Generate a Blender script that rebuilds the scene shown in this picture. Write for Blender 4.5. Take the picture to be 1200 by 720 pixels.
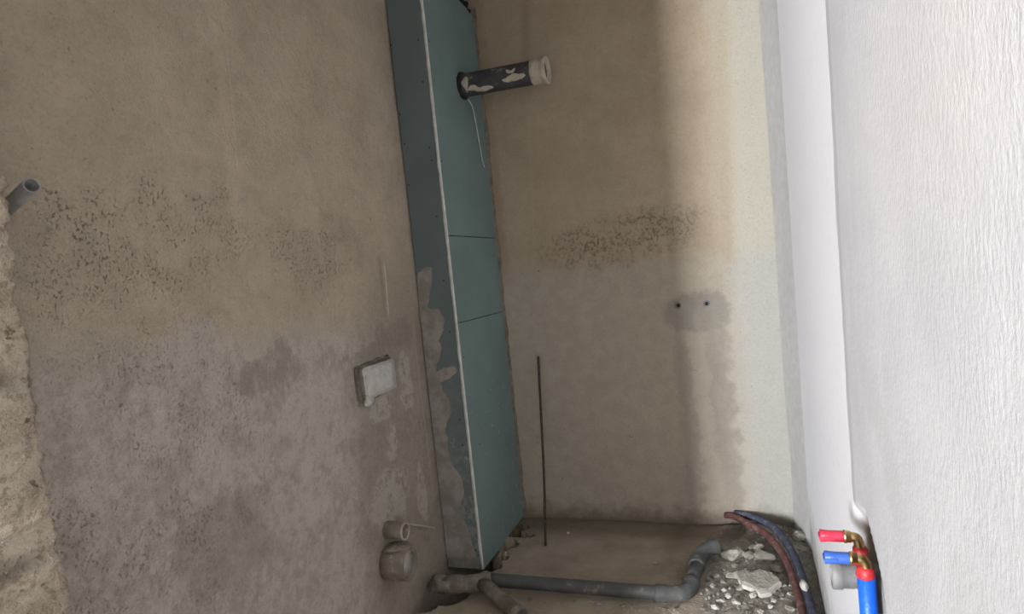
import bpy, bmesh, math, random
from mathutils import Vector, Matrix, noise

for o in list(bpy.data.objects):
    bpy.data.objects.remove(o, do_unlink=True)
random.seed(7)
SC = bpy.context.scene
COL = SC.collection
rad = math.radians

# ------------------------------------------------------------------ camera
YAW, PITCH, ROLL, CAM_H = rad(19.17), rad(4.97), rad(-5.71), 1.25
fw = Vector((-math.sin(YAW) * math.cos(PITCH), math.cos(YAW) * math.cos(PITCH), -math.sin(PITCH)))
r0 = Vector((math.cos(YAW), math.sin(YAW), 0))
u0 = r0.cross(fw)
rt = r0 * math.cos(ROLL) + u0 * math.sin(ROLL)
up = -r0 * math.sin(ROLL) + u0 * math.cos(ROLL)
cam = bpy.data.objects.new('camera', bpy.data.cameras.new('camera'))
COL.objects.link(cam)
m = Matrix((rt, up, -fw)).transposed().to_4x4()
m.translation = (0, 0, CAM_H)
cam.matrix_world = m
cam.data.sensor_width = 36
cam.data.lens = 24
cam.data.clip_start = 0.02
SC.camera = cam

# ------------------------------------------------------------------ light
SC.view_settings.view_transform = 'Standard'
SC.view_settings.look = 'None'
SC.view_settings.gamma = 1
SC.view_settings.use_curve_mapping = False
SC.view_settings.exposure = 0.50
w = bpy.data.worlds.new('world')
SC.world = w
w.use_nodes = True
w.node_tree.nodes['Background'].inputs['Color'].default_value = (.75, .86, 1, 1)
w.node_tree.nodes['Background'].inputs['Strength'].default_value = 1.0

# the daylight window of the next room (behind the camera, to the left)
WX0, WX1, WZ0, WZ1, WY = -3.55, -2.78, .6, 2.35, -6.0
ld = bpy.data.lights.new('window_daylight', 'AREA')
ld.shape = 'RECTANGLE'
ld.size = WX1 - WX0
ld.size_y = WZ1 - WZ0
ld.energy = 900
ld.color = (.965, .985, 1.0)
lo = bpy.data.objects.new('window_daylight', ld)
COL.objects.link(lo)
lo.location = ((WX0 + WX1) / 2, WY - .12, (WZ0 + WZ1) / 2)
lo.rotation_euler = (rad(90), 0, 0)        # faces +y, into the rooms

# ------------------------------------------------------------------ dimensions
D, XL, XR = 2.888, -1.2, .154      # back wall, left wall, right wall
BX, BY = -1.047, 2.36              # outer corner of the boxing
CEIL = 2.55
NX, NY = -.945, .67                # broken end of the front wall


# ------------------------------------------------------------------ helpers
def link(name, me, mat=None, parent=None, smooth=True, **props):
    o = bpy.data.objects.new(name, me)
    COL.objects.link(o)
    if mat:
        me.materials.append(mat)
    if smooth:
        for p in me.polygons:
            p.use_smooth = True
    if parent:
        o.parent = parent
        o.matrix_parent_inverse = Matrix.Translation(-parent.location)
    for k, v in props.items():
        o[k] = v
    return o


def thing(name, loc, label, cat, group=None):
    o = bpy.data.objects.new(name, None)
    COL.objects.link(o)
    o.location = loc
    o.empty_display_size = .05
    o['label'] = label
    o['category'] = cat
    if group:
        o['group'] = group
    return o


def mesh(verts, faces, name='mesh'):
    me = bpy.data.meshes.new(name)
    me.from_pydata([tuple(v) for v in verts], [], faces)
    me.update()
    return me


def nz(p, s, o=0.0):
    return noise.noise(Vector((p[0] * s + o, p[1] * s + o * 1.7, p[2] * s - o)))


def frange(a, b, step):
    n = max(1, int(round((b - a) / step)))
    return [a + (b - a) * i / n for i in range(n + 1)]


def grid(us, vs, f):
    verts = [f(u, v) for v in vs for u in us]
    n = len(us)
    faces = [(j * n + i, j * n + i + 1, (j + 1) * n + i + 1, (j + 1) * n + i)
             for j in range(len(vs) - 1) for i in range(n - 1)]
    return mesh(verts, faces)


def smooth_path(pts, n=8):
    pts = [Vector(p) for p in pts]
    out = []
    P = [pts[0] * 2 - pts[1]] + pts + [pts[-1] * 2 - pts[-2]]
    for i in range(1, len(P) - 2):
        a, b, c, d = P[i - 1:i + 3]
        for k in range(n):
            t = k / n
            out.append(.5 * ((2 * b) + (c - a) * t + (2 * a - 5 * b + 4 * c - d) * t * t + (3 * b - a - 3 * c + d) * t ** 3))
    out.append(pts[-1])
    return out


def tube(path, radii, seg=20, cap0=True, cap1=True, rough=0.0, rs=40, seed=0, inner=None):
    """sweep a circle; radii is a number or one value per point. inner=(thickness, depth) makes the far end open."""
    path = [Vector(p) for p in path]
    if not isinstance(radii, (list, tuple)):
        radii = [radii] * len(path)
    radii = list(radii)
    if inner:
        th, dp = inner
        d = (path[-1] - path[-2]).normalized()
        e = path[-1]
        path += [e + d * .0002, e - d * .0004, e - d * dp]
        radii += [radii[-1] - th, radii[-1] - th - .0004, radii[-1] - th - .0008]
    verts, faces = [], []
    t = (path[1] - path[0]).normalized()
    a = Vector((0, 0, 1)) if abs(t.z) < .8 else Vector((1, 0, 0))
    x = (a - t * a.dot(t)).normalized()
    core = len(path) - (3 if inner else 0)
    for i, p in enumerate(path):
        if i < core:
            if 0 < i < core - 1:
                t = (path[i + 1] - path[i - 1]).normalized()
            elif i > 0:
                t = (path[i] - path[i - 1]).normalized()
        x = (x - t * x.dot(t)).normalized()
        y = t.cross(x)
        for k in range(seg):
            an = 2 * math.pi * k / seg
            d = x * math.cos(an) + y * math.sin(an)
            q = p + d * radii[i]
            if rough:
                q += d * rough * nz(q, rs, seed)
            verts.append(q)
    for i in range(len(path) - 1):
        for k in range(seg):
            k2 = (k + 1) % seg
            faces.append((i * seg + k, i * seg + k2, (i + 1) * seg + k2, (i + 1) * seg + k))
    if cap0:
        faces.append(tuple(range(seg - 1, -1, -1)))
    if cap1:
        b = (len(path) - 1) * seg
        faces.append(tuple(range(b, b + seg)))
    return mesh(verts, faces)


def sharp(o, ang=40):
    """smooth shading with hard edges kept"""
    me = o.data
    bm = bmesh.new()
    bm.from_mesh(me)
    for e in bm.edges:
        if len(e.link_faces) == 2 and e.calc_face_angle(0) > rad(ang):
            e.smooth = False
    bm.to_mesh(me)
    bm.free()
    return o


def box(x0, x1, y0, y1, z0, z1, bevel=0.0, jit=0.0, cuts=0, seed=0, js=25):
    bm = bmesh.new()
    bmesh.ops.create_cube(bm, size=1)
    for v in bm.verts:
        v.co = Vector((x0 + (v.co.x + .5) * (x1 - x0), y0 + (v.co.y + .5) * (y1 - y0), z0 + (v.co.z + .5) * (z1 - z0)))
    if bevel:
        bmesh.ops.bevel(bm, geom=list(bm.edges), offset=bevel, segments=2, affect='EDGES')
    if cuts:
        bmesh.ops.subdivide_edges(bm, edges=list(bm.edges), cuts=cuts, use_grid_fill=True)
    if jit:
        for v in bm.verts:
            n_ = noise.noise_vector(v.co * js + Vector((seed, seed * 2, 0)))
            v.co += n_ * jit
    me = bpy.data.meshes.new('box')
    bm.to_mesh(me)
    bm.free()
    return me


def rock(size, seed, flat=1.0, rough=.35, sub=2, chop=5):
    bm = bmesh.new()
    bmesh.ops.create_icosphere(bm, subdivisions=sub, radius=1)
    rnd = random.Random(seed)
    planes = []
    for _ in range(chop):
        n_ = Vector((rnd.uniform(-1, 1), rnd.uniform(-1, 1), rnd.uniform(-1, 1))).normalized()
        planes.append((n_, rnd.uniform(.55, .85)))
    for v in bm.verts:
        for n_, d in planes:
            k = v.co.dot(n_) - d
            if k > 0:
                v.co -= n_ * k
        v.co *= 1 + rough * noise.noise(v.co * 1.8 + Vector((seed * 3.1, 0, seed)))
        v.co = Vector((v.co.x * size[0], v.co.y * size[1], v.co.z * size[2] * flat))
    me = bpy.data.meshes.new('rock')
    bm.to_mesh(me)
    bm.free()
    return me


def prism(poly, place, thick, place_n):
    """poly of (a,b) -> place(a,b) front, extruded by place_n * thick behind"""
    n = len(poly)
    fr = [Vector(place(a, b)) for a, b in poly]
    bk = [p - Vector(place_n) * thick for p in fr]
    faces = [tuple(range(n)), tuple(range(2 * n - 1, n - 1, -1))]
    for i in range(n):
        j = (i + 1) % n
        faces.append((i, n + i, n + j, j))
    me = mesh(fr + bk, faces)
    bm = bmesh.new()
    bm.from_mesh(me)
    bmesh.ops.recalc_face_normals(bm, faces=bm.faces)
    bm.to_mesh(me)
    bm.free()
    return me


# ------------------------------------------------------------------ node maths
class S:
    """a socket with arithmetic"""
    nt = None

    def __init__(s, sock):
        s.s = sock

    @staticmethod
    def op(kind, *a, clamp=False):
        n = S.nt.nodes.new('ShaderNodeMath')
        n.operation = kind
        n.use_clamp = clamp
        for i, v in enumerate(a):
            if isinstance(v, S):
                S.nt.links.new(v.s, n.inputs[i])
            else:
                n.inputs[i].default_value = v
        return S(n.outputs[0])

    def __add__(s, o): return S.op('ADD', s, o)
    def __radd__(s, o): return S.op('ADD', s, o)
    def __sub__(s, o): return S.op('SUBTRACT', s, o)
    def __rsub__(s, o): return S.op('SUBTRACT', o, s)
    def __mul__(s, o): return S.op('MULTIPLY', s, o)
    def __rmul__(s, o): return S.op('MULTIPLY', s, o)
    def __truediv__(s, o): return S.op('DIVIDE', s, o)
    def abs(s): return S.op('ABSOLUTE', s)
    def max(s, o): return S.op('MAXIMUM', s, o)
    def min(s, o): return S.op('MINIMUM', s, o)


def step(x, a, b):
    """0 at a -> 1 at b, smooth"""
    n = S.nt.nodes.new('ShaderNodeMapRange')
    n.interpolation_type = 'SMOOTHSTEP'
    flip = a > b
    n.inputs['From Min'].default_value = min(a, b)
    n.inputs['From Max'].default_value = max(a, b)
    n.inputs['To Min'].default_value = 1 if flip else 0
    n.inputs['To Max'].default_value = 0 if flip else 1
    S.nt.links.new(x.s, n.inputs['Value'])
    return S(n.outputs[0])


def vec(x, y, z):
    n = S.nt.nodes.new('ShaderNodeCombineXYZ')
    for i, v in enumerate((x, y, z)):
        if isinstance(v, S):
            S.nt.links.new(v.s, n.inputs[i])
        else:
            n.inputs[i].default_value = v
    return S(n.outputs[0])


def nse(v, scale, detail=3, rough=.55, dist=0.0):
    n = S.nt.nodes.new('ShaderNodeTexNoise')
    n.inputs['Scale'].default_value = scale
    n.inputs['Detail'].default_value = detail
    n.inputs['Roughness'].default_value = rough
    n.inputs['Distortion'].default_value = dist
    S.nt.links.new(v.s, n.inputs['Vector'])
    return S(n.outputs[0])


def vor(v, scale, feature='F1'):
    n = S.nt.nodes.new('ShaderNodeTexVoronoi')
    n.feature = feature
    n.inputs['Scale'].default_value = scale
    S.nt.links.new(v.s, n.inputs['Vector'])
    return S(n.outputs['Distance'])


def mix(f, a, b):
    n = S.nt.nodes.new('ShaderNodeMix')
    n.data_type = 'RGBA'
    for i, v in ((0, f), (6, a), (7, b)):
        if isinstance(v, S):
            S.nt.links.new(v.s, n.inputs[i])
        elif i == 0:
            n.inputs[0].default_value = v
        else:
            n.inputs[i].default_value = (*v, 1)
    return S(n.outputs[2])


def mat(name, build):
    mt = bpy.data.materials.new(name)
    mt.use_nodes = True
    nt = mt.node_tree
    S.nt = nt
    bs = nt.nodes['Principled BSDF']
    tc = nt.nodes.new('ShaderNodeTexCoord')
    sp = nt.nodes.new('ShaderNodeSeparateXYZ')
    nt.links.new(tc.outputs['Object'], sp.inputs[0])
    out = build(S(tc.outputs['Object']), S(sp.outputs[0]), S(sp.outputs[1]), S(sp.outputs[2]))
    col, rough, bump, dist = out[:4]
    metal = out[4] if len(out) > 4 else 0
    if isinstance(col, S):
        nt.links.new(col.s, bs.inputs['Base Color'])
    else:
        bs.inputs['Base Color'].default_value = (*col, 1)
    if isinstance(rough, S):
        nt.links.new(rough.s, bs.inputs['Roughness'])
    else:
        bs.inputs['Roughness'].default_value = rough
    bs.inputs['Metallic'].default_value = metal
    if len(out) > 5:
        bs.inputs['Specular IOR Level'].default_value = out[5]
    if bump is not None:
        b = nt.nodes.new('ShaderNodeBump')
        b.inputs['Strength'].default_value = 1
        b.inputs['Distance'].default_value = dist
        nt.links.new(bump.s, b.inputs['Height'])
        nt.links.new(b.outputs[0], bs.inputs['Normal'])
    return mt


def lin(r, g, b):
    return tuple((c / 255 / 12.92) if c / 255 < .04045 else ((c / 255 + .055) / 1.055) ** 2.4 for c in (r, g, b))


class Wall:
    """stain helper in wall coordinates u (along), v (height)"""

    def __init__(s, P, u, v, big=.10, small=.03):
        s.P, s.u, s.v = P, u, v
        s.n1 = nse(P, 5, 3)
        s.n2 = nse(P + 0 if False else P, 17, 4)
        s.n3 = nse(P, 60, 3, .6)
        s.n4 = nse(P, 9, 4, .6)
        s.wu = u + (s.n1 - .5) * big * 2 + (s.n2 - .5) * small * 2
        s.wv = v + (s.n4 - .5) * big * 2 + (s.n3 - .5) * small

    def blob(s, u0, v0, a, b, soft=.4, rot=0.0):
        du, dv = s.wu - u0, s.wv - v0
        if rot:
            c, n = math.cos(rot), math.sin(rot)
            du, dv = du * c + dv * n, dv * c - du * n
        du, dv = du / a, dv / b
        return step(du * du + dv * dv, 1 + soft, max(0, 1 - soft))

    def streak(s, u0, v0, u1, v1, w, soft=1.0, wob=.4):
        k = (u1 - u0) / (v1 - v0)
        du = (s.u + (s.n1 - .5) * .03 * wob - u0 - (s.v - v0) * k).abs()
        lo, hi = min(v0, v1), max(v0, v1)
        return step(du, w, w * (1 - soft) * .99) * step(s.v + (s.n2 - .5) * .1, lo - .02, lo + .03) * step(s.v + (s.n2 - .5) * .1, hi + .02, hi - .03)


# ------------------------------------------------------------------ wall materials
def left_wall(P, x, y, z):
    W = Wall(P, y, z, .08, .06)
    fine = nse(P, 150, 4, .7)
    mid = nse(P, 33, 5, .7)
    c = mix(step(W.n1, .3, .7), (.445, .372, .285), (.525, .445, .345))
    c = mix(step(mid, .42, .68) * .30, c, (.33, .275, .215))
    c = mix(step(W.n4, .52, .75) * .30, c, (.36, .29, .21))
    # damp grey lower zone
    low = step(W.wv + (y - 1.2) * .09, 1.17, 1.03)
    g = mix(step(mid * .6 + W.n4 * .4, .38, .60), (.385, .345, .295), (.545, .49, .425))
    c = mix(low * .92, c, g)
    # brown damp part beside the boxing, below
    br = W.blob(2.2, .45, .42, .75, .5)
    c = mix(br * .6, c, (.245, .20, .155))
    # pale smears of fresh plaster
    for a in ((1.20, 1.08, .11, .07), (1.61, .82, .05, .10), (1.67, .74, .04, .09), (2.0, .77, .09, .07), (1.98, .44, .13, .10), (2.2, .80, .05, .1), (2.22, .36, .04, .12), (1.75, 1.02, .08, .04), (2.05, .62, .03, .07), (1.72, .40, .06, .05)):
        c = mix(W.blob(*a, .3) * step(mid, .36, .52) * .6, c, (.50, .465, .405))
    # dark wet patches with ragged edges
    for a in ((1.48, .98, .14, .06), (1.25, .62, .16, .12), (2.16, .98, .12, .06), (1.95, .93, .12, .05)):
        c = mix(W.blob(*a, .4) * .35, c, (.20, .175, .145))
    # speckled pitted brown patches
    pn = nse(vec(x, y * 1.3, z), 105, 5, .7)
    dens = step(nse(P, 13, 3), .36, .62)
    pm = (W.blob(1.22, 1.36, .26, .10, .8) + W.blob(1.75, 1.30, .20, .12, .8) + W.blob(1.0, 1.30, .22, .12, .8) * .7 + W.blob(1.1, .80, .4, .42, .9) * .5 + W.blob(1.5, 1.75, .6, .4, .9) * .22).min(1.0) * dens
    pits = step(pn, .56, .64) * pm
    c = mix(pm * .18, c, (.30, .235, .17))
    c = mix(pits * .6, c, (.17, .132, .095))
    # guide-rail streaks
    c = mix(W.streak(1.44, 1.98, 1.42, 1.28, .03, 1) * .35, c, (.60, .49, .35))
    c = mix(W.streak(1.475, 1.98, 1.45, 1.5, .006, 1) * .4, c, (.62, .53, .41))
    c = mix(W.streak(2.135, 1.235, 2.127, 1.05, .008, 1) * .7, c, (.68, .62, .52))
    c = mix(W.streak(2.105, 1.27, 2.10, 1.05, .02, 1) * .5, c, (.24, .195, .15))
    c = mix(W.streak(1.41, .99, 1.42, .62, .012, 1) * .45, c, (.50, .465, .41))
    c = mix(W.streak(2.30, 1.0, 2.31, .3, .012, 1) * .4, c, (.48, .42, .335))
    # fine black flecks and pale grains
    c = mix(step(nse(P, 85, 3, .6), .66, .73) * .6, c, (.12, .10, .08))
    c = mix(step(fine, .52, .72) * .22, c, (.62, .56, .48))
    c = mix(step(fine, .46, .34) * .25, c, (.20, .17, .13))
    h = W.n2 * .3 + fine * .25 + mid * .5 - pits * .3
    return c, .93, h, .013, 0, .12


def back_wall(P, x, y, z):
    W = Wall(P, x, z, .05, .05)
    mid = nse(P, 33, 5, .7)
    fine = nse(P, 140, 3, .65)
    c = mix(step(W.n1, .3, .7), (.375, .308, .225), (.425, .352, .262))
    c = mix(step(mid, .45, .68) * .22, c, (.29, .235, .17))
    # greyer lower zone
    low = step(W.wv, 1.18, 1.09)
    g = mix(step(W.n2, .3, .7), (.385, .34, .28), (.43, .385, .32))
    c = mix(low * .9, c, g)
    # paler cream tone towards the right wall
    rg = step(W.u + (W.n1 - .5) * .05, -.14, .02)
    c = mix(rg * .85, c, mix(low, (.365, .355, .312), (.34, .337, .32)))
    c = mix(W.streak(-.015, 2.3, -.06, 1.1, .045, 1, 1.2) * .4, c, (.34, .275, .18))
    # dark pitted patch at the change of tone
    sp = step(nse(vec(x * 1.2, y, z), 85, 5, .7), .52, .60)
    pm = W.blob(-.48, 1.245, .32, .10, .9, .12) * step(nse(P, 12, 3), .28, .54)
    c = mix(pm * .22, c, (.25, .20, .14))
    c = mix(sp * pm * .6, c, (.16, .125, .085))
    # grey cement round the mixer outlets and down the filled chases
    cem = (W.blob(-.20, .91, .13, .085, .35) + W.blob(-.125, .50, .05, .42, .7) * .8 + W.blob(-.27, .45, .035, .46, .6) * .55).min(1.0)
    c = mix(cem * .6, c, mix(W.n2, (.19, .175, .155), (.26, .245, .225)))
    c = mix(W.blob(-.20, .52, .04, .40, .4) * .4, c, (.40, .36, .30))
    # brown ragged band beside the boxing, guide-rail streak, darker foot of the wall
    c = mix(step(x + (W.n2 - .5) * .06, -.985, -1.02) * step(z, 1.0, 1.3) * .45, c, (.26, .19, .115))
    c = mix(W.streak(-.835, 1.9, -.88, 1.12, .012, 1) * .5, c, (.42, .35, .25))
    c = mix(W.streak(-.80, 2.5, -.835, 1.9, .035, 1) * .4, c, (.25, .19, .12))
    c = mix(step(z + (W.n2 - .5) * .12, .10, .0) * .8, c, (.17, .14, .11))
    c = mix(step(nse(P, 85, 2), .70, .76) * .45, c, (.13, .105, .08))
    c = mix(step(fine, .52, .72) * .15, c, (.56, .50, .42))
    c = mix(step(fine, .46, .34) * .18, c, (.20, .16, .12))
    h = W.n2 * .25 + fine * .2 + mid * .35 - sp * pm * .3
    return c, .93, h, .007, 0, .15


def right_wall(P, x, y, z):
    W = Wall(P, y, z, .06, .02)
    c = mix(step(y, 1.25, 1.36), mix(step(W.n1, .3, .7), (.46, .463, .492), (.51, .513, .542)), (.755, .755, .80))  # far strip whitened to offset the weaker light there
    c = mix(W.blob(.75, 1.35, .3, .14, .8) * .35, c, (.55, .51, .49))
    dirt = step(nse(vec(x, y, z * .5), 120, 3, .6), .55, .7)
    c = mix(dirt * .18, c, (.42, .405, .39))
    for a in ((.99, .96, .16, .05, .6, .6), (.6, .9, .1, .06, .8, 0), (1.33, .95, .03, .08, .7, 0)):
        c = mix(W.blob(*a) * .3, c, (.40, .40, .41))
    c = mix(step(z + (W.n2 - .5) * .25, .25, .0) * step(y, 1.5, 2.2) * .8, c, (.26, .25, .235))
    # joint line greyed as the step's shadow, raw masonry darkened as the chase's shade
    c = mix(step((y - 1.283 + (W.n1 - .5) * .02).abs(), .03, .004) * .55, c, (.30, .30, .30))
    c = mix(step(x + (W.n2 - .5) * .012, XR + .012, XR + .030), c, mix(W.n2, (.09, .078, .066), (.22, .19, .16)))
    near = step(y, 1.34, 1.22)
    drag = nse(vec(x, y * 1.15, z * .7), 110, 4, .62)
    grain = nse(vec(x, y, z * .85), 250, 3, .65)
    h = (step(drag, .25, .75) * .45 + grain * .45) * (near * .8 + .2) + W.n3 * .08
    return c, .85, h, .0012, 0, .2


def rough_conc(P, x, y, z):
    n1, n2, n3 = nse(P, 14, 4, .6), nse(P, 55, 5, .7), nse(P, 170, 4, .65)
    c = mix(step(n1, .3, .7), (.57, .475, .36), (.74, .64, .51))
    c = mix(step(n2, .50, .62) * .65, c, (.34, .265, .185))
    c = mix(step(n2, .44, .32) * .55, c, (.76, .69, .585))
    c = mix(step(nse(P, 38, 3), .64, .70) * .7, c, (.13, .10, .07))
    return c, .95, n2 * .65 + n3 * .35, .03, 0, .1


def floor_mat(P, x, y, z):
    n1, n2, n3 = nse(P, 6, 4, .6), nse(P, 35, 4, .65), nse(P, 130, 3, .6)
    c = mix(step(n1, .3, .7), (.32, .265, .205), (.44, .375, .295))
    c = mix(step(n2, .4, .7) * .5, c, (.43, .37, .29))
    grey = step(x + (n1 - .5) * .12, -.24, -.17)
    c = mix(grey * .85, c, mix(step(n2, .3, .7), (.22, .20, .18), (.40, .375, .34)))
    # darker band along the back wall and at the pipe
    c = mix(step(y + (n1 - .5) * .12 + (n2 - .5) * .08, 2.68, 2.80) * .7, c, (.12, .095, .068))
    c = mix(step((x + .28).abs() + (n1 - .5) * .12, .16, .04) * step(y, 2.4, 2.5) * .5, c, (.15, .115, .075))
    c = mix(step(n3, .66, .74) * .5, c, (.55, .51, .46))
    return c, .95, n2 * .5 + n3 * .5, .012, 0, .1


def plain_plaster(P, x, y, z):
    n1 = nse(P, 4, 3)
    return mix(n1, (.52, .505, .48), (.58, .565, .54)), .9, nse(P, 60, 3), .003, 0, .2


M = {}
M['left'] = mat('left_wall_plaster', left_wall)
M['back'] = mat('back_wall_plaster', back_wall)
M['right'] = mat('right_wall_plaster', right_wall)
M['broken'] = mat('broken_concrete', rough_conc)
M['floor'] = mat('dusty_screed', floor_mat)
M['plain'] = mat('plain_plaster', plain_plaster)


def board(base, dust):
    def f(P, x, y, z):
        n1, n2, n3 = nse(P, 4, 3), nse(P, 40, 4, .65), nse(P, 12, 4, .6)
        c = mix(step(n1, .3, .7), tuple(k * .93 for k in base), tuple(k * 1.07 for k in base))
        dm = step(z + (n3 - .5) * .9, .85, .1)
        c = mix(dm * step(n2, .40, .62) * dust, c, (.30, .285, .255))
        c = mix(step(nse(P, 26, 2), .66, .70) * step(z, .9, .5) * .5 * step(n2, .4, .6), c, (.46, .47, .44))
        return c, .8, n2, .001, 0, .3
    return f


M['board'] = mat('green_plasterboard', board((.175, .245, .235), .18))
M['board_dusty_shaded'] = mat('green_plasterboard_dusty_shaded', board((.13, .165, .165), .75))  # same board, base darkened for the unlit front face, plus plaster dust


def smear(P, x, y, z):
    n1, n2 = nse(P, 18, 4, .6), nse(P, 80, 3)
    c = mix(step(n1, .35, .65), (.235, .215, .19), (.34, .315, .285))
    return c, .95, n1 * .5 + n2 * .5, .004, 0, .1


M['smear'] = mat('grey_plaster_smear', smear)


def flat(name, col, rough=.6, var=.15, bump=.0015, metal=0, dust=None, dustc=(.34, .31, .27), spec=.35, ds=28):
    def f(P, x, y, z):
        n1, n2 = nse(P, ds, 4, .6), nse(P, 110, 3)
        c = mix(step(n1, .3, .7), tuple(k * (1 - var) for k in col), tuple(min(1, k * (1 + var)) for k in col))
        if dust:
            c = mix(step(n1 + (n2 - .5) * .3, dust, dust + .12), c, dustc)
        return c, rough, n2, bump, metal, spec
    return mat(name, f)


M['bead'] = flat('bead_white', (.60, .60, .565), .7, .12, dust=.66, dustc=(.42, .41, .38))
M['screw'] = flat('black_screw', (.015, .015, .016), .5)
M['dark'] = flat('near_black', (.022, .020, .018), .9, .3, .004)
M['vent'] = flat('dark_grey_pipe', (.062, .060, .062), .55, .2, .0015, dust=.60, dustc=(.33, .315, .285), ds=20)
M['cream'] = flat('cream_plaster', (.50, .45, .36), .85, .12, .004)
M['cord'] = flat('white_cord', (.55, .55, .51), .8)
M['steel'] = flat('rusty_steel', (.075, .055, .042), .6, .3, .002, .5, dust=.62, dustc=(.2, .17, .13), ds=90)
M['grey_pvc'] = flat('grey_pvc', (.205, .207, .21), .5, .06)
M['conduit'] = flat('pale_grey_conduit', (.36, .355, .34), .5, .06)
M['old_pvc'] = flat('dirty_grey_pvc', (.085, .088, .088), .6, .15, .001, dust=.58, dustc=(.20, .175, .145), ds=22)
M['mud_pvc'] = flat('muddy_pvc', (.19, .165, .135), .9, .2, .004, dust=.55, dustc=(.26, .23, .19), ds=30)
M['stub'] = flat('plaster_stained_stub', (.235, .195, .155), .85, .15, .003, dust=.58, dustc=(.36, .335, .30))
M['stub_in'] = flat('stub_filling', (.42, .39, .35), .9, .15, .005)
M['stub_hole'] = flat('stub_bore', (.10, .085, .07), .9, .15, .003)
M['border_shade'] = flat('brown_shade_border', (.19, .16, .13), .95, .25, .006)  # dark brown for the shaded sides of the pale block
M['pale_block'] = flat('pale_patch', (.56, .54, .50), .9, .10, .006)
M['red_plug'] = flat('red_plastic', (.62, .035, .08), .38, .06, spec=.5)
M['blue_plug'] = flat('blue_plastic', (.045, .13, .52), .38, .06, spec=.5)
M['blue_pipe'] = flat('blue_film', (.012, .12, .72), .35, .05, .001, spec=.5, dust=.74, dustc=(.35, .5, .8))
M['brass'] = flat('brass', (.72, .53, .27), .32, .08, .0005, 1.0)
M['red_ring'] = flat('red_sleeve', (.52, .035, .045), .4, .1, .001)
M['red_hose'] = flat('red_corrugated', (.125, .052, .050), .8, .25, .002, dust=.55, dustc=(.19, .14, .125), ds=38)
M['blue_hose'] = flat('blue_corrugated', (.052, .058, .090), .8, .25, .002, dust=.57, dustc=(.16, .16, .175), ds=38)
M['stone'] = flat('grey_mortar', (.31, .29, .255), .95, .2, .006)
M['stone_w'] = flat('white_mortar', (.50, .48, .445), .95, .12, .005)
M['stone_d'] = flat('dusty_mortar', (.25, .225, .19), .95, .2, .006)

# ------------------------------------------------------------------ structure
def sstep(x, a, b):
    t = max(0, min(1, (x - a) / (b - a)))
    return t * t * (3 - 2 * t)


def bump_sum(x, y, blobs):
    s = 0
    for bx, by, a, b, d in blobs:
        q = ((x - bx) / a) ** 2 + ((y - by) / b) ** 2
        if q < 6:
            if d < 0:
                q += (.25 if a > .08 else .8) * (nz((x, y, 0), 28, 2) + .5 * nz((x, y, 0), 70, 5))
                s = min(s, d * (1 - sstep(q, .7, 1.1)))
            else:
                s += d * math.exp(-q * 1.3)
    return s


HOLES = [(-1.125, 2.165, .082, .065, -.55), (-1.165, 2.11, .05, .065, -.55), (-1.14, 2.36, .085, .24, -.55), (-1.07, 2.30, .05, .06, -.3),
         (-1.045, 2.42, .044, .045, -.4), (-1.045, 2.50, .052, .045, -.4), (-1.045, 2.60, .062, .050, -.4), (-1.02, 2.71, .068, .028, -.4), (-1.045, 2.77, .050, .035, -.4)]
MOUNDS = [(-.90, 2.06, .14, .06, .012), (-1.0, 2.31, .08, .06, .010), (-.55, 2.84, .5, .05, .012), (.10, 2.72, .05, .12, .02),
          (-.05, 2.86, .14, .03, .018), (-.30, 2.62, .05, .14, .012)]


def floor_h(x, y):
    p = (x, y, 0)
    z = nz(p, 4, 3) * .006 + nz(p, 18, 5) * .003
    g = 1 if x > -.2 else 0
    z += nz(p, 60, 9) * (.002 + .004 * g)
    return z + bump_sum(x, y, HOLES) + bump_sum(x, y, MOUNDS)


us = frange(XL - .08, -.92, .006)[:-1] + frange(-.92, XR + .1, .011)
vs = [-6.3, -3, -2, -1, 0, .5, 1.0, 1.4] + frange(1.6, D + .05, .009)
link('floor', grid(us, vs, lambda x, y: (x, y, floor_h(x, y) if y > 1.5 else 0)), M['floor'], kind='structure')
link('floor_next_room', box(-4.15, XL - .08, -6.3, .53, -.12, 0), M['floor'], kind='structure', smooth=False)
link('ceiling', box(-4.15, XR + .15, -6.3, D + .15, CEIL, CEIL + .12), M['plain'], kind='structure', smooth=False)


def lw(y, z):
    p = (XL, y, z)
    d = nz(p, 2.2, 4) * .004 + nz(p, 24, 8) * .0012
    return (XL + d, y, z)


link('wall_left', grid(frange(.40, D + .05, .02), frange(-.55, CEIL, .02), lambda y, z: lw(y, z)), M['left'], kind='structure')


def bw(x, z):
    p = (x, D, z)
    return (x, D + nz(p, 2.2, 14) * .004 + nz(p, 24, 18) * .0012, z)


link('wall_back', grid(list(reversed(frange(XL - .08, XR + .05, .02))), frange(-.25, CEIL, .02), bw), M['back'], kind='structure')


# right wall: near plaster layer stands proud; below it the scooped pipe chase
def rw(y, z):
    p = (XR, y, z)
    d = nz(p, 1.6, 24) * .003 + nz(p, 30, 28) * .0008
    e = 1.305 + nz((0, 0, z), 3, 2) * .01
    d += .009 * sstep(y, e - .003, e + .006)
    top = .80 - .30 * max(0, y - 1.08) - .01 * nz((y, 0, 0), 30, 1)
    ye = 1.025 + .16 * sstep(z, .70, .81) + .006 * nz(p, 18, 31)
    hol = sstep(y, ye, ye + .03) * (1 - sstep(y, 1.24, 1.40)) * (1 - sstep(z, top - .07, top + .015))
    d += .085 * hol
    return (XR + d, y, z)


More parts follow.
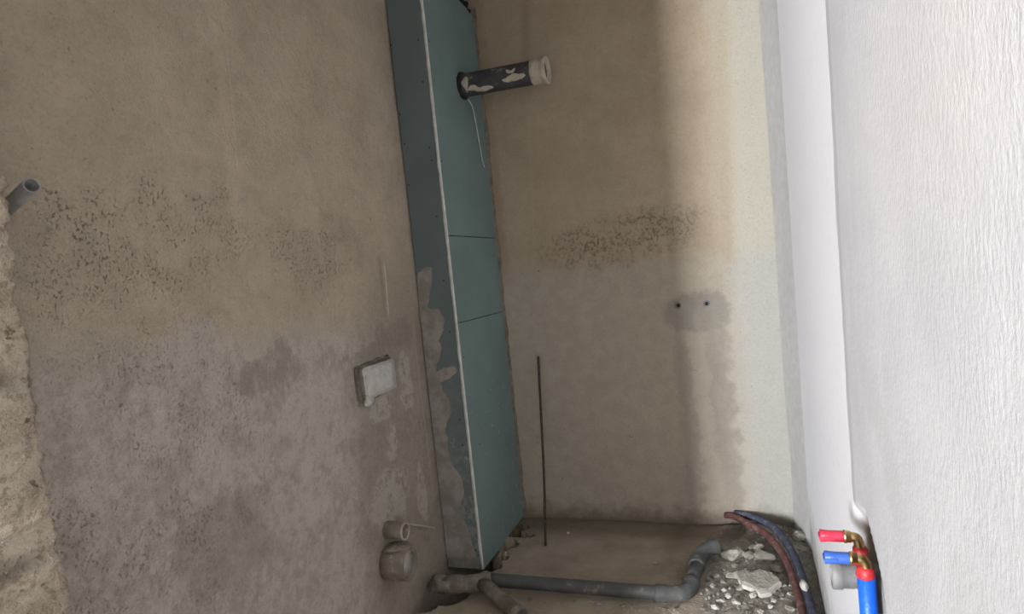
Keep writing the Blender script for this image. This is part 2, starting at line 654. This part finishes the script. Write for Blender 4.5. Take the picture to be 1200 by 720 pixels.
ys = frange(-6.3, .3, .5) + frange(.32, .95, .02) + frange(.957, 1.42, .007) + frange(1.44, D + .05, .02)
zs = frange(-.25, .45, .05) + frange(.457, .86, .007) + frange(.88, CEIL, .03)
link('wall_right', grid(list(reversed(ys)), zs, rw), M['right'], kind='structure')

# plaster fillet in the right-hand back corner
def fil(t, z):
    a = (XR - .040, D - .002)
    b = (XR + .014, D - .22)
    k = .5 - .5 * math.cos(math.pi * t)
    x, y = a[0] + (b[0] - a[0]) * t, a[1] + (b[1] - a[1]) * t
    return (x + .006 * nz((t, 0, z), 2, 3), y, z)


M['fillet'] = flat('fillet_plaster', (.45, .445, .45), .9, .06, .002)
link('trim_1', grid(frange(1, 0, .25) if False else [1, .75, .5, .25, 0], frange(-.02, CEIL, .05), fil), M['fillet'], kind='structure')

# broken end of the front wall, left of the camera
per = []
for x in frange(XL - .02, NX - .10, .03)[:-1]: per.append((x, NY, 0, 1))
for x in frange(NX - .10, NX - .012, .006): per.append((x, NY, 0, 1))
for k in range(1, 4):
    a = k / 4 * math.pi / 2
    per.append((NX - .012 + .012 * math.sin(a), NY - .012 + .012 * math.cos(a), math.sin(a), math.cos(a)))
for y in frange(NY - .012, NY - .14, .006): per.append((NX, y, 1, 0))
for x in frange(NX, XL - .02, .05): per.append((x, NY - .14, 0, -1))


def nib(i, z):
    x, y, nx_, ny_ = per[int(i)]
    p = (x, y, z)
    d = 0
    if abs(x - NX) < .13:
        wgt = min(1, (.13 - abs(x - NX)) / .08)
        d = wgt * (.009 * nz(p, 7, 41) + .007 * nz(p, 24, 42) + .009 * nz(p, 60, 43) + .006 * nz(p, 120, 44))
    return (x + nx_ * d, y + ny_ * d, z)


nibz = frange(-.2, .6, .03) + frange(.61, 1.75, .006) + frange(1.77, CEIL, .03)
link('wall_front', grid(list(range(len(per)))[::-1], nibz, nib), M['broken'], kind='structure')
link('wall_front_lintel', box(NX - .02, XR + .02, NY - .14, NY, 2.22, CEIL), M['broken'], kind='structure', smooth=False)

# unseen shell of the next room, put in to block and bounce its window light
link('wall_next_room_front', box(-4.15, XL - .01, .40, .53, 0, CEIL), M['plain'], kind='structure', smooth=False)
link('wall_next_room_left', box(-4.15, -4.0, -6.3, .40, 0, CEIL), M['plain'], kind='structure', smooth=False)
wb = bmesh.new()
for (a, b, c, d) in ((-4.0, WX0, 0, CEIL), (WX1, XR + .1, 0, CEIL), (WX0, WX1, 0, WZ0), (WX0, WX1, WZ1, CEIL)):
    t_ = box(a, b, WY - .25, WY, c, d)
    wb.from_mesh(t_)
wm = bpy.data.meshes.new('window_wall')
wb.to_mesh(wm)
link('wall_next_room_window', wm, M['plain'], kind='structure', smooth=False)

# ------------------------------------------------------------------ boxing of green plasterboard
bx = thing('pipe_boxing', (-1.12, 2.6, 0), 'tall green plasterboard pipe boxing in the wall corner with white corner bead', 'boxing')
TOP = 2.40
fp = link('front_panel', box(XL + .007, BX - .001, BY, BY + .0125, .012, TOP), M['board_dusty_shaded'], bx, smooth=False, label='narrow dusty green front board')


def side_panel(poly):
    return prism(poly, lambda a, b: (BX, a, b), .0125, (1, 0, 0))


Y0, Y1 = BY + .001, D - .008
g = .0016
sp0 = link('side_panel', side_panel([(Y0, 1.318 + g), (Y1, 1.298 + g), (Y1, 2.264), (2.845, 2.265), (2.80, 2.278), (2.735, 2.284), (2.70, 2.31), (2.66, TOP), (Y0, TOP)]), M['board'], bx, smooth=False)
sp1 = link('side_panel', side_panel([(Y0, .984 + g), (Y1, .968 + g), (Y1, 1.298 - g), (Y0, 1.318 - g)]), M['board'], bx, smooth=False)
sp2 = link('side_panel', side_panel([(Y0, .010), (2.5, .006), (2.7, .012), (Y1, .010), (Y1, .968 - g), (Y0, .984 - g)]), M['board'], bx, smooth=False)

# corner bead: rounded white strip, slightly uneven
bv, bf = [], []
bz = frange(.012, TOP, .012)
for i, z in enumerate(bz):
    wv = 1 + .25 * nz((0, 0, z), 30, 2)
    prof = [(-.0095 * wv, .0003), (-.0085 * wv, -.0016), (-.001, -.0026), (.0018, -.0018), (.0024, .001), (.0014, .0055 * wv), (.0003, .0065 * wv)]
    for (a, b) in prof:
        bv.append((BX + a, BY + b, z))
k = 7
for i in range(len(bz) - 1):
    for j in range(k - 1):
        bf.append((i * k + j, i * k + j + 1, (i + 1) * k + j + 1, (i + 1) * k + j))
link('corner_bead', mesh(bv, bf), M['bead'], bx, label='white metal corner bead')

# plaster smears over the foot of the front panel
R1 = [(-1.185, 1.189), (-1.155, 1.205), (-1.125, 1.21), (-1.125, 1.184), (-1.14, 1.12), (-1.162, 1.052), (-1.145, 1.045), (-1.119, 1.049), (-1.108, 1.03), (-1.099, 1.009), (-1.099, .985), (-1.104, .963), (-1.12, .94), (-1.131, .921), (-1.12, .894), (-1.13, .865), (-1.144, .839), (-1.158, .802),
      (-1.12, .818), (-1.071, .822), (-1.07, .796), (-1.10, .775), (-1.143, .758), (-1.13, .72), (-1.112, .687), (-1.11, .64), (-1.13, .61), (-1.143, .579), (-1.140, .51), (-1.133, .443), (-1.11, .40), (-1.095, .368), (-1.093, .32), (-1.11, .28), (-1.123, .243), (-1.10, .19), (-1.09, .158), (-1.078, .10), (-1.062, .04), (-1.064, .014)]
poly = [(XL + .004, .014), (XL + .004, 1.12)] + R1
# denser ragged outline
out = []
for i in range(len(poly)):
    a, b = poly[i], poly[(i + 1) % len(poly)]
    n_ = 4 if i > 1 and i < len(poly) - 1 else 1
    for q in range(n_):
        t = q / n_
        p = (a[0] + (b[0] - a[0]) * t, a[1] + (b[1] - a[1]) * t)
        if n_ > 1 and q:
            p = (p[0] + .006 * nz((p[0], 0, p[1]), 60, 5), p[1] + .006 * nz((p[0], 0, p[1]), 60, 8))
        out.append(p)
link('plaster_smear', prism(out[::-1], lambda a, b: (a, BY - .0025, b), .003, (0, -1, 0)), M['smear'], fp, smooth=False, label='ragged grey plaster smear')

# screws
sm = tube([(0, .0015, 0), (0, -.0012, 0)], .0034, 8)
for (x, z) in [(-1.08, 2.039), (-1.19, 2.041), (-1.078, 1.888), (-1.186, 1.787), (-1.182, 1.676), (-1.082, 1.649), (-1.078, 1.601), (-1.184, 1.523), (-1.082, 1.393), (-1.082, 1.151), (-1.08, .955), (-1.077, .612), (-1.078, .511), (-1.072, .089)]:
    o = link('screw', sm, M['screw'] if not sm.materials else None, fp, smooth=False)
    o.location = Vector((x, BY, z))
sm2 = tube([(-.0015, 0, 0), (.0012, 0, 0)], .0032, 8)
for (y, z) in [(2.385, 2.034), (2.455, .485), (2.38, 1.596), (2.83, 1.22), (2.80, .62), (2.39, .85)]:
    o = link('screw', sm2, M['screw'] if not sm2.materials else None, sp0 if z > 1.32 else (sp1 if z > .98 else sp2), smooth=False)
    o.location = Vector((BX, y, z))

# mortar edge where the side panel meets the back wall
ev, ef = [], []
ez = frange(.03, 2.3, .012)
for z in ez:
    a = .010 + .009 * abs(nz((0, 0, z), 22, 6)) + .010 * max(0, nz((0, 0, z), 6, 16))
    b = .006 + .010 * abs(nz((0, 0, z), 30, 7))
    for q in ((BX - .004, D - b), (BX + a * .5, D - b * .75), (BX + a, D - .001)):
        ev.append((*q, z))
for i in range(len(ez) - 1):
    for j in range(2):
        ef.append((i * 3 + j, i * 3 + j + 1, (i + 1) * 3 + j + 1, (i + 1) * 3 + j))
M['mortar_edge'] = flat('brown_mortar', (.20, .17, .13), .95, .25, .006)
link('mortar_edge', mesh(ev, ef), M['mortar_edge'], bx, label='ragged brown mortar edge against the back wall')

# lumps in the notch at the top, near black to give the dark cavity
for i, (y, z, s) in enumerate(((2.775, 2.300, .022), (2.815, 2.292, .020), (2.85, 2.278, .015), (2.745, 2.325, .028), (2.80, 2.34, .03))):
    o = link('notch_lump', rock((s * .9, s, s), 50 + i, 1, .5), M['dark'], bx)
    o.location = Vector((BX - .008, y, z))
o = link('notch_lump', rock((.016, .014, .02), 61, 1, .5), M['cream'], bx, label='pale lump of filler')
o.location = Vector((BX + .006, 2.775, 2.312))

# ------------------------------------------------------------------ vent pipe through the boxing
vp = thing('vent_pipe', (BX, 2.665, 1.93), 'plaster-splashed dark grey vent pipe stub sticking out of the green boxing', 'pipe')
vy, vz = 2.665, 1.925
link('collar', tube([(BX - .01, vy, vz), (BX + .006, vy, vz), (BX + .014, vy, vz)], [.056, .055, .049], 28, rough=.006, rs=60), M['dark'], vp)
vb = link('pipe_body', tube([(BX - .02 + (.40 - .03) * k / 24, vy, vz) for k in range(25)], .0465, 32, rough=.0006), M['vent'], vp)
link('rim', tube([(-.745, vy, vz), (-.742, vy, vz), (-.73, vy, vz), (-.71, vy, vz), (-.701, vy, vz), (-.698, vy, vz), (-.684, vy, vz), (-.682, vy, vz)], [.0475, .050, .051, .0505, .051, .0535, .0535, .053], 36, rough=.004, rs=55, inner=(.010, .05)), M['cream'], vp, label='cream plaster-coated pipe rim')
# splashes of plaster that lie on the pipe
def splash(t0, t1, a0, wid, seed):
    vv, ff = [], []
    n = 22
    for i in range(n + 1):
        t = i / n
        x = t0 + (t1 - t0) * t
        half = wid * (math.sin(math.pi * t) ** .6) * (1 + .7 * nz((x, 0, 0), 60, seed)) + .01
        mid = a0 + .55 * nz((x, 0, 0), 22, seed + 3)
        for j in range(7):
            a = mid + half * (j / 3 - 1)
            r_ = .0465 + (.0022 if 0 < j < 6 else -.0006) * (1 if 0 < i < n else 0)
            vv.append((x, vy + r_ * math.sin(a), vz + r_ * math.cos(a)))
    for i in range(n):
        for j in range(6):
            ff.append((i * 7 + j, i * 7 + j + 1, (i + 1) * 7 + j + 1, (i + 1) * 7 + j))
    return mesh(vv, ff)


# angle measured from +z towards +y; the camera side is -y
for (t0, t1, a0, wd, sd) in ((-1.02, -.90, -2.3, .28, 3), (-.86, -.76, -1.9, .30, 7), (-1.03, -1.0, -1.4, .5, 11), (-.84, -.80, -1.3, .18, 15)):
    link('plaster_splash', splash(t0, t1, a0, wd, sd), M['cream'], vb)

wire = smooth_path([(BX + .012, 2.69, 1.872), (BX + .010, 2.735, 1.85), (BX + .006, 2.765, 1.79), (BX + .005, 2.785, 1.71), (BX + .005, 2.80, 1.64), (BX + .007, 2.812, 1.605)], 6)
link('cord', tube(wire, .0026, 6), M['cord'], label='thin white cord hanging down the green boxing from the vent pipe', category='cord')

# ------------------------------------------------------------------ left wall fittings
# pale square patch plate
pb = thing('junction_block', (XL, 1.985, .80), 'pale square plaster block set in the damp left wall', 'block')
link('shade_border', box(XL - .01, XL + .015, 1.862, 2.092, .802, .922, .008, .007, 5, 8, 30), M['border_shade'], pb)  # dark border gives the shade on the block's near side and top
bm_ = box(XL - .01, XL + .026, 1.885, 2.085, .806, .910, .004, .004, 4, 3, 30)
link('block_face', bm_, M['pale_block'], pb)
o = link('chipped_corner', rock((.012, .028, .018), 5, 1, .4), M['pale_block'], pb)
o.location = Vector((XL + .022, 1.895, .803))

# narrow stub
st = thing('pipe_stub', (XL, 1.95, .345), 'narrow open pipe stub in the left wall above the wide stub', 'pipe')
link('pipe_body', tube([(XL - .01, 1.945, .347), (XL + .03, 1.945, .347), (XL + .07, 1.945, .345)], .029, 24, rough=.002, rs=40, inner=(.005, .045)), M['stub'], st)
link('rim', tube([(XL + .066, 1.945, .345), (XL + .0715, 1.945, .345)], .0296, 24, cap0=False, inner=(.0055, .004), cap1=False), M['stub_in'], st)
link('bore', tube([(XL + .03, 1.945, .345), (XL + .034, 1.945, .345)], .0235, 20), M['stub_hole'], st)
# wide stub
sw = thing('pipe_stub', (XL, 1.93, .24), 'wide broken pipe stub low in the left wall, filled with plaster', 'pipe')
link('pipe_body', tube([(XL - .01, 1.925, .243), (XL + .04, 1.925, .243), (XL + .085, 1.925, .243)], [.056, .055, .054], 28, rough=.005, rs=26, inner=(.007, .02)), M['stub'], sw)
link('filling', tube([(XL + .05, 1.925, .243), (XL + .074, 1.925, .243)], .047, 24, rough=.006, rs=30), M['stub_in'], sw)
o = link('mortar_lip', rock((.055, .045, .012), 9, 1, .4), M['stub'], sw)
o.location = Vector((XL + .035, 1.93, .298))
# thin white rod in the wall
link('wall_nail', tube([(XL - .004, 2.08, .310), (XL + .012, 2.16, .270), (XL + .03, 2.23, .232)], [.004, .004, .0055], 8), M['stub_in'], label='thin pale nail sticking out of the left wall near the boxing', category='nail')

# grey conduit near the broken wall end
cp = thing('conduit_pipe', (XL, .86, 1.43), 'grey plastic conduit stub beside the broken concrete wall end', 'pipe')
c0, c1 = Vector((XL - .01, .851, 1.398)), Vector((-1.070, .806, 1.425))
link('pipe_body', tube([c0, (c0 + c1) / 2, c1], .0125, 24, inner=(.0018, .04), cap1=True), M['conduit'], cp)
link('bore', tube([c0.lerp(c1, .55), c0.lerp(c1, .6)], .0102, 16), M['screw'], cp)

# ------------------------------------------------------------------ rod leaning on the back wall
link('steel_rod', tube(smooth_path([(-.866, 2.612, .0), (-.872, 2.70, .25), (-.886, 2.79, .51), (-.897, 2.868, .757)], 8), .0056, 10, rough=.0012, rs=120), M['steel'], label='thin rusty steel rod leaning against the back wall', category='rod')

# ------------------------------------------------------------------ mixer outlets in the back wall
for (x, lab, ring) in ((-.275, 'dark open water outlet in the back wall, its rim buried in cement', 'stub'), (-.163, 'water outlet with pale rim in grey cement on the back wall', 'grey_pvc')):
    t = thing('water_outlet', (x, D, .943), lab, 'outlet', 'two mixer outlets in the back wall')
    link('rim', tube([(x, D + .01, .943), (x, D - .004, .943), (x, D - .008, .943)], [.013, .013, .012], 20, inner=(.004, .012)), M[ring], t)
    link('bore', tube([(x, D + .006, .943), (x, D - .002, .943)], .0085, 14), M['screw'], t)

# ------------------------------------------------------------------ drain run on the floor
dr = thing('drain_pipe', (-.6, 2.24, 0), 'dirty grey drain pipe with elbows and branch lying along the floor', 'pipe')
zc = .032
link('straight_run', tube([(-.97 + .66 * k / 20, 2.225 + .012 * k / 20, zc + .012 - .012 * k / 20) for k in range(21)], .0242, 24, rough=.0008), M['old_pvc'], dr)
el = smooth_path([(-.365, 2.236, zc), (-.315, 2.238, zc), (-.275, 2.250, zc), (-.255, 2.285, zc), (-.250, 2.325, zc)], 6)
link('elbow', tube(el, [.0295 if (i < 5 or i > len(el) - 6) else .0265 for i in range(len(el))], 24, rough=.001), M['old_pvc'], dr)
link('straight_run', tube([(-.252, 2.31, zc), (-.246, 2.39, zc), (-.240, 2.47, zc + .002)], .0242, 24), M['old_pvc'], dr)
e2 = smooth_path([(-.242, 2.44, zc), (-.239, 2.49, zc + .004), (-.225, 2.535, zc + .012), (-.195, 2.565, zc + .018), (-.175, 2.580, zc + .016)], 6)
link('elbow', tube(e2, [.0295 if (i < 6 or i > len(e2) - 8) else .0262 for i in range(len(e2))], 24, rough=.001, inner=(.004, .03)), M['old_pvc'], dr)
cpl = link('coupling', tube([(-1.135, 2.165, .045), (-1.07, 2.175, .045), (-1.062, 2.176, .045), (-1.055, 2.177, .045), (-1.0, 2.20, .044), (-.985, 2.204, .044), (-.972, 2.208, .044), (-.955, 2.214, .044)], [.034, .034, .034, .030, .030, .034, .034, .031], 22, rough=.004, rs=40), M['mud_pvc'], dr, label='mud-caked coupling')
link('branch', tube([(-.985, 2.195, .045), (-.93, 2.15, .042), (-.86, 2.092, .036), (-.812, 2.052, .033), (-.806, 2.047, .033), (-.78, 2.025, .031)], [.026, .0255, .0255, .0255, .029, .029], 22, rough=.002, rs=40, inner=(.004, .03)), M['mud_pvc'], dr, label='muddy angled branch')
o = link('mud_cake', rock((.06, .04, .035), 17, 1, .5, 3), M['mud_pvc'], cpl)
o.location = Vector((-1.135, 2.17, .05))

# ------------------------------------------------------------------ corrugated hoses
def hose(pts, r, seed):
    path = smooth_path(pts, 40)
    return tube(path, [r * (1 + .05 * (i % 2)) for i in range(len(path))], 14, rough=.001, rs=30, seed=seed)


link('hose', hose([(-.150, 2.885, .045), (-.118, 2.865, .050), (-.055, 2.800, .046), (.005, 2.720, .042), (.050, 2.60, .036), (.076, 2.46, .030), (.090, 2.30, .026), (.098, 2.10, .02), (.10, 1.85, .016), (.09, 1.6, .016)], .0125, 1), M['red_hose'],
     label='dusty red corrugated water hose curving over the rubble', category='hose')
link('hose', hose([(-.112, 2.888, .055), (-.075, 2.872, .056), (-.005, 2.812, .056), (.050, 2.725, .052), (.085, 2.605, .042), (.106, 2.46, .034), (.119, 2.30, .030), (.126, 2.10, .022), (.128, 1.85, .018), (.12, 1.6, .016)], .0135, 2), M['blue_hose'],
     label='dusty blue corrugated water hose running beside the right wall', category='hose')
o = link('white_daub', rock((.016, .03, .016), 23, 1, .6), M['stone_w'], label='white plaster daub stuck on the blue hose', category='plaster')
o.location = (.112, 2.315, .052)

# ------------------------------------------------------------------ basin outlets in the right wall chase
def outlet(name, py, pz, L, plug, sleeve, label, colour):
    t = thing(name, (XR, py, pz), label, 'outlet', 'basin water outlets')
    x0 = XR - .009
    # plug: slim stem with a flattened flared end
    pg = link('plug', tube([(x0 - .013, py, pz), (x0 - .014, py, pz), (x0 - .017, py, pz), (x0 - .037, py, pz), (x0 - .051, py, pz), (x0 - .052, py, pz)], [.0085, .0098, .0100, .0100, .0112, .0104], 20), M[plug], t, label=colour + ' plastic test plug')
    link('plug_grip', box(x0 - .054, x0 - .032, py - .0118, py + .0118, pz - .0030, pz + .0030, .001), M[plug], pg, smooth=False)
    link('brass_socket', tube([(x0 + .001, py, pz), (x0 - .001, py, pz), (x0 - .002, py, pz), (x0 - .008, py, pz), (x0 - .009, py, pz), (x0 - .013, py, pz), (x0 - .0135, py, pz)], [.0085, .0085, .0106, .0106, .0118, .0118, .0105], 22), M['brass'], t)
    el = smooth_path([(x0 - .003, py, pz), (x0 + .005, py, pz - .001), (x0 + .010, py, pz - .007), (x0 + .012, py, pz - .020)], 6)
    link('brass_elbow', tube(el, .0088, 18), M['brass'], t)
    return t, x0 + .012


t, ex = outlet('basin_outlet', 1.285, .681, .07, 'red_plug', 'red_ring', 'red plugged brass water outlet elbow in the right wall', 'red')
link('sleeve', tube([(ex, 1.285, .664), (ex, 1.285, .661), (ex, 1.284, .648), (ex, 1.283, .646), (ex, 1.283, .625)], [.0095, .0120, .0125, .0105, .0105], 18, rough=.001), M['red_ring'], t)
t, ex = outlet('basin_outlet', 1.215, .674, .07, 'blue_plug', 'red_ring', 'blue plugged brass water outlet elbow on a blue pipe in the right wall', 'blue')
link('collar', tube([(ex - .002, 1.215, .661), (ex - .002, 1.215, .658), (ex - .002, 1.215, .646), (ex - .002, 1.215, .643)], [.0105, .0140, .0152, .0135], 20, rough=.002, rs=60), M['red_ring'], t)
link('blue_pipe', tube([(ex - .001, 1.215, .650), (ex + .001, 1.216, .50), (ex + .002, 1.218, .35), (ex + .002, 1.22, .02)], .0142, 22, rough=.0008), M['blue_pipe'], t, label='bright blue wrapped supply pipe')

dk = thing('basin_drain', (XR, 1.30, .63), 'light grey plastic drain socket beside the blue pipe in the right wall', 'drain')
dy, dz = 1.262, .622
link('socket', tube([(XR + .02, dy, dz), (XR - .012, dy, dz), (XR - .014, dy, dz), (XR - .030, dy, dz), (XR - .032, dy, dz), (XR - .046, dy, dz), (XR - .048, dy, dz)], [.0225, .0225, .0235, .0235, .0262, .0262, .0250], 28, inner=(.004, .03)), M['grey_pvc'], dk)
ep = smooth_path([(XR + .012, dy, dz), (XR + .026, dy - .004, dz - .004), (XR + .034, dy - .006, dz - .022), (XR + .035, dy - .006, dz - .06), (XR + .035, dy - .006, dz - .3), (XR + .035, dy - .006, .02)], 6)
link('elbow', tube(ep, .0225, 24), M['grey_pvc'], dk)
link('label_tag', box(XR - .010, XR - .003, dy - .0200, dy - .0175, dz + .013, dz + .019), M['stone_w'], dk, smooth=False)

# ------------------------------------------------------------------ rubble on the floor by the hoses
def put_rock(name, x, y, size, matname, seed, label, group=None, rz=0.0, tilt=(0, 0), lift=.35, rough=.4, sub=2):
    o = link(name, rock(size, seed, 1, rough, sub), M[matname], smooth=False, label=label, category='rubble')
    if group:
        o['group'] = group
    o.location = (x, y, floor_h(x, y) + size[2] * lift)
    o.rotation_euler = (tilt[0], tilt[1], rz)
    return o


SLAB = [(-.105, 2.42), (-.075, 2.455), (-.055, 2.425), (-.027, 2.455), (.015, 2.435), (.036, 2.395), (.013, 2.355), (-.006, 2.322), (-.033, 2.307), (-.055, 2.345), (-.088, 2.365)]


def slab(scale, dx, dy, z0, tilt, th, seed):
    cx, cy = -.03, 2.385
    pts = []
    n = len(SLAB)
    for i in range(n):
        a, b = SLAB[i], SLAB[(i + 1) % n]
        for q in range(3):
            t = q / 3
            p = Vector((a[0] + (b[0] - a[0]) * t, a[1] + (b[1] - a[1]) * t, 0))
            p += noise.noise_vector(p * 60 + Vector((seed, 0, 0))) * .005
            pts.append(((p.x - cx) * scale + cx + dx, (p.y - cy) * scale * .7 + cy + dy - .018))
    return prism(pts, lambda a, b: (a, b, z0 + (b - cy) * tilt), th, (0, .0, 1))


sb = thing('mortar_slab', (-.03, 2.385, 0), 'large flat slab of broken plaster lying between drain pipe and hoses', 'rubble')
link('plaster_skin', slab(.97, 0, .004, .040, .22, .010, 3), M['stone'], sb, smooth=False, label='grey upper skin')
link('plaster_core', slab(1.02, .006, -.004, .031, .22, .014, 8), M['stone_w'], sb, smooth=False, label='white broken edge')
put_rock('mortar_lump', -.105, 2.45, (.040, .026, .016), 'stone', 103, 'jagged mortar lump leaning on the large plaster slab', rz=.5, lift=.5)
put_rock('mortar_lump', -.118, 2.60, (.048, .036, .024), 'stone', 104, 'rounded grey mortar lump beside the drain elbow', rz=.3, lift=.6)
put_rock('mortar_lump', -.062, 2.60, (.027, .024, .018), 'stone', 105, 'small grey mortar lump between two larger lumps', rz=.9, lift=.6)
put_rock('mortar_lump', -.005, 2.595, (.045, .034, .018), 'stone', 106, 'flat grey mortar lump lying against the red hose', rz=-.3, lift=.6)
put_rock('mortar_lump', -.030, 2.66, (.034, .024, .018), 'stone', 107, 'grey mortar lump below the hoses near the back wall', rz=.3, lift=.6)
put_rock('mortar_lump', .030, 2.51, (.030, .018, .012), 'stone', 108, 'thin grey flake touching the red hose', rz=-.6, lift=.6)
put_rock('mortar_lump', -.158, 2.635, (.026, .022, .026), 'stone_d', 109, 'brown lump against the drain elbow mouth', rz=.3, lift=.4)
put_rock('mortar_lump', -.152, 2.265, (.017, .012, .009), 'stone_w', 110, 'white pebble of plaster beside the drain elbow', rz=.2, lift=.6)
put_rock('mortar_lump', -.105, 2.26, (.014, .017, .010), 'stone_w', 111, 'white plaster chip in front of the large slab', rz=.9, lift=.6)
put_rock('mortar_lump', .015, 2.285, (.012, .010, .008), 'stone_w', 112, 'small white chip near the red hose', rz=.1, lift=.6)
put_rock('mortar_lump', .118, 2.745, (.030, .022, .022), 'stone', 113, 'pale lump wedged between blue hose and right wall', lift=.6)
put_rock('mortar_lump', .045, 2.835, (.026, .016, .016), 'stone_d', 114, 'brown lump in the back corner behind the hoses', lift=.6)
rnd = random.Random(5)
spots = [(-.20, 2.41), (-.185, 2.36), (-.165, 2.31), (-.19, 2.28), (-.145, 2.34), (-.13, 2.30), (-.20, 2.33), (-.175, 2.44), (-.09, 2.36), (-.05, 2.31), (.05, 2.40), (.04, 2.34), (-.11, 2.52), (.015, 2.45), (-.15, 2.40), (.0, 2.25), (-.03, 2.22), (.06, 2.25), (-.07, 2.20), (-.17, 2.22)]
for i, (x, y) in enumerate(spots):
    s = rnd.uniform(.008, .017)
    put_rock('plaster_crumb', x, y, (s * rnd.uniform(.9, 1.5), s, s * .7), rnd.choice(('stone', 'stone', 'stone_d', 'stone_w')), 200 + i,
             'small plaster crumb on the floor between drain pipe and hoses', 'plaster crumbs between drain pipe and hoses', rz=rnd.uniform(0, 3), lift=.5, sub=1)
spots2 = [(-.93, 2.19), (-.87, 2.175), (-.80, 2.185), (-.74, 2.18), (-.64, 2.19), (-.555, 2.185), (-.47, 2.195), (-.44, 2.19), (-.335, 2.19), (-.30, 2.19)]
for i, (x, y) in enumerate(spots2):
    s = rnd.uniform(.006, .013)
    put_rock('mortar_crumb', x, y, (s * 1.3, s, s * .7), rnd.choice(('stone_d', 'stone_d', 'stone')), 240 + i,
             'small mortar crumb along the front of the straight drain pipe', 'mortar crumbs along the drain pipe', rz=rnd.uniform(0, 3), lift=.5, sub=1)
for i, (x, y, lab) in enumerate(((-.80, 2.74, 'pale chip on the floor beside the leaning steel rod'), (-.40, 2.50, 'pale chip in the middle of the bare floor'))):
    put_rock('plaster_crumb', x, y, (.008, .007, .006), 'stone_w', 260 + i, lab, lift=.6, sub=1)
# loose debris heaped at the foot of the right wall and over the rubble floor: uncountable
vv, ff = [], []
def crumb(x, y, s, seed):
    me = rock((s * rnd.uniform(.8, 1.4), s, s * .8), seed, 1, .4, 1, 3)
    b = len(vv)
    rzm = Matrix.Rotation(rnd.uniform(0, 6), 3, 'Z')
    for v in me.vertices:
        q = rzm @ v.co
        vv.append((q.x + x, q.y + y, q.z + floor_h(x, y) + s * .3))
    for p in me.polygons:
        ff.append(tuple(b + i for i in p.vertices))
    bpy.data.meshes.remove(me)
for i in range(420):
    k = rnd.random()
    if k < .55:                       # strip along the right wall and back corner
        y = rnd.uniform(2.2, 2.87)
        x = .148 - abs(rnd.gauss(0, .02))
        if y > 2.66: x = .148 - rnd.random() ** 1.5 * .20
    else:
        x, y = rnd.uniform(-.22, .09), rnd.uniform(2.12, 2.72)
    crumb(x, y, rnd.uniform(.0025, .0075), 300 + i)
link('rubble_grit', mesh(vv, ff), M['stone'], smooth=False, kind='stuff', label='fine grey mortar grit strewn around the hoses and wall foot', category='grit')
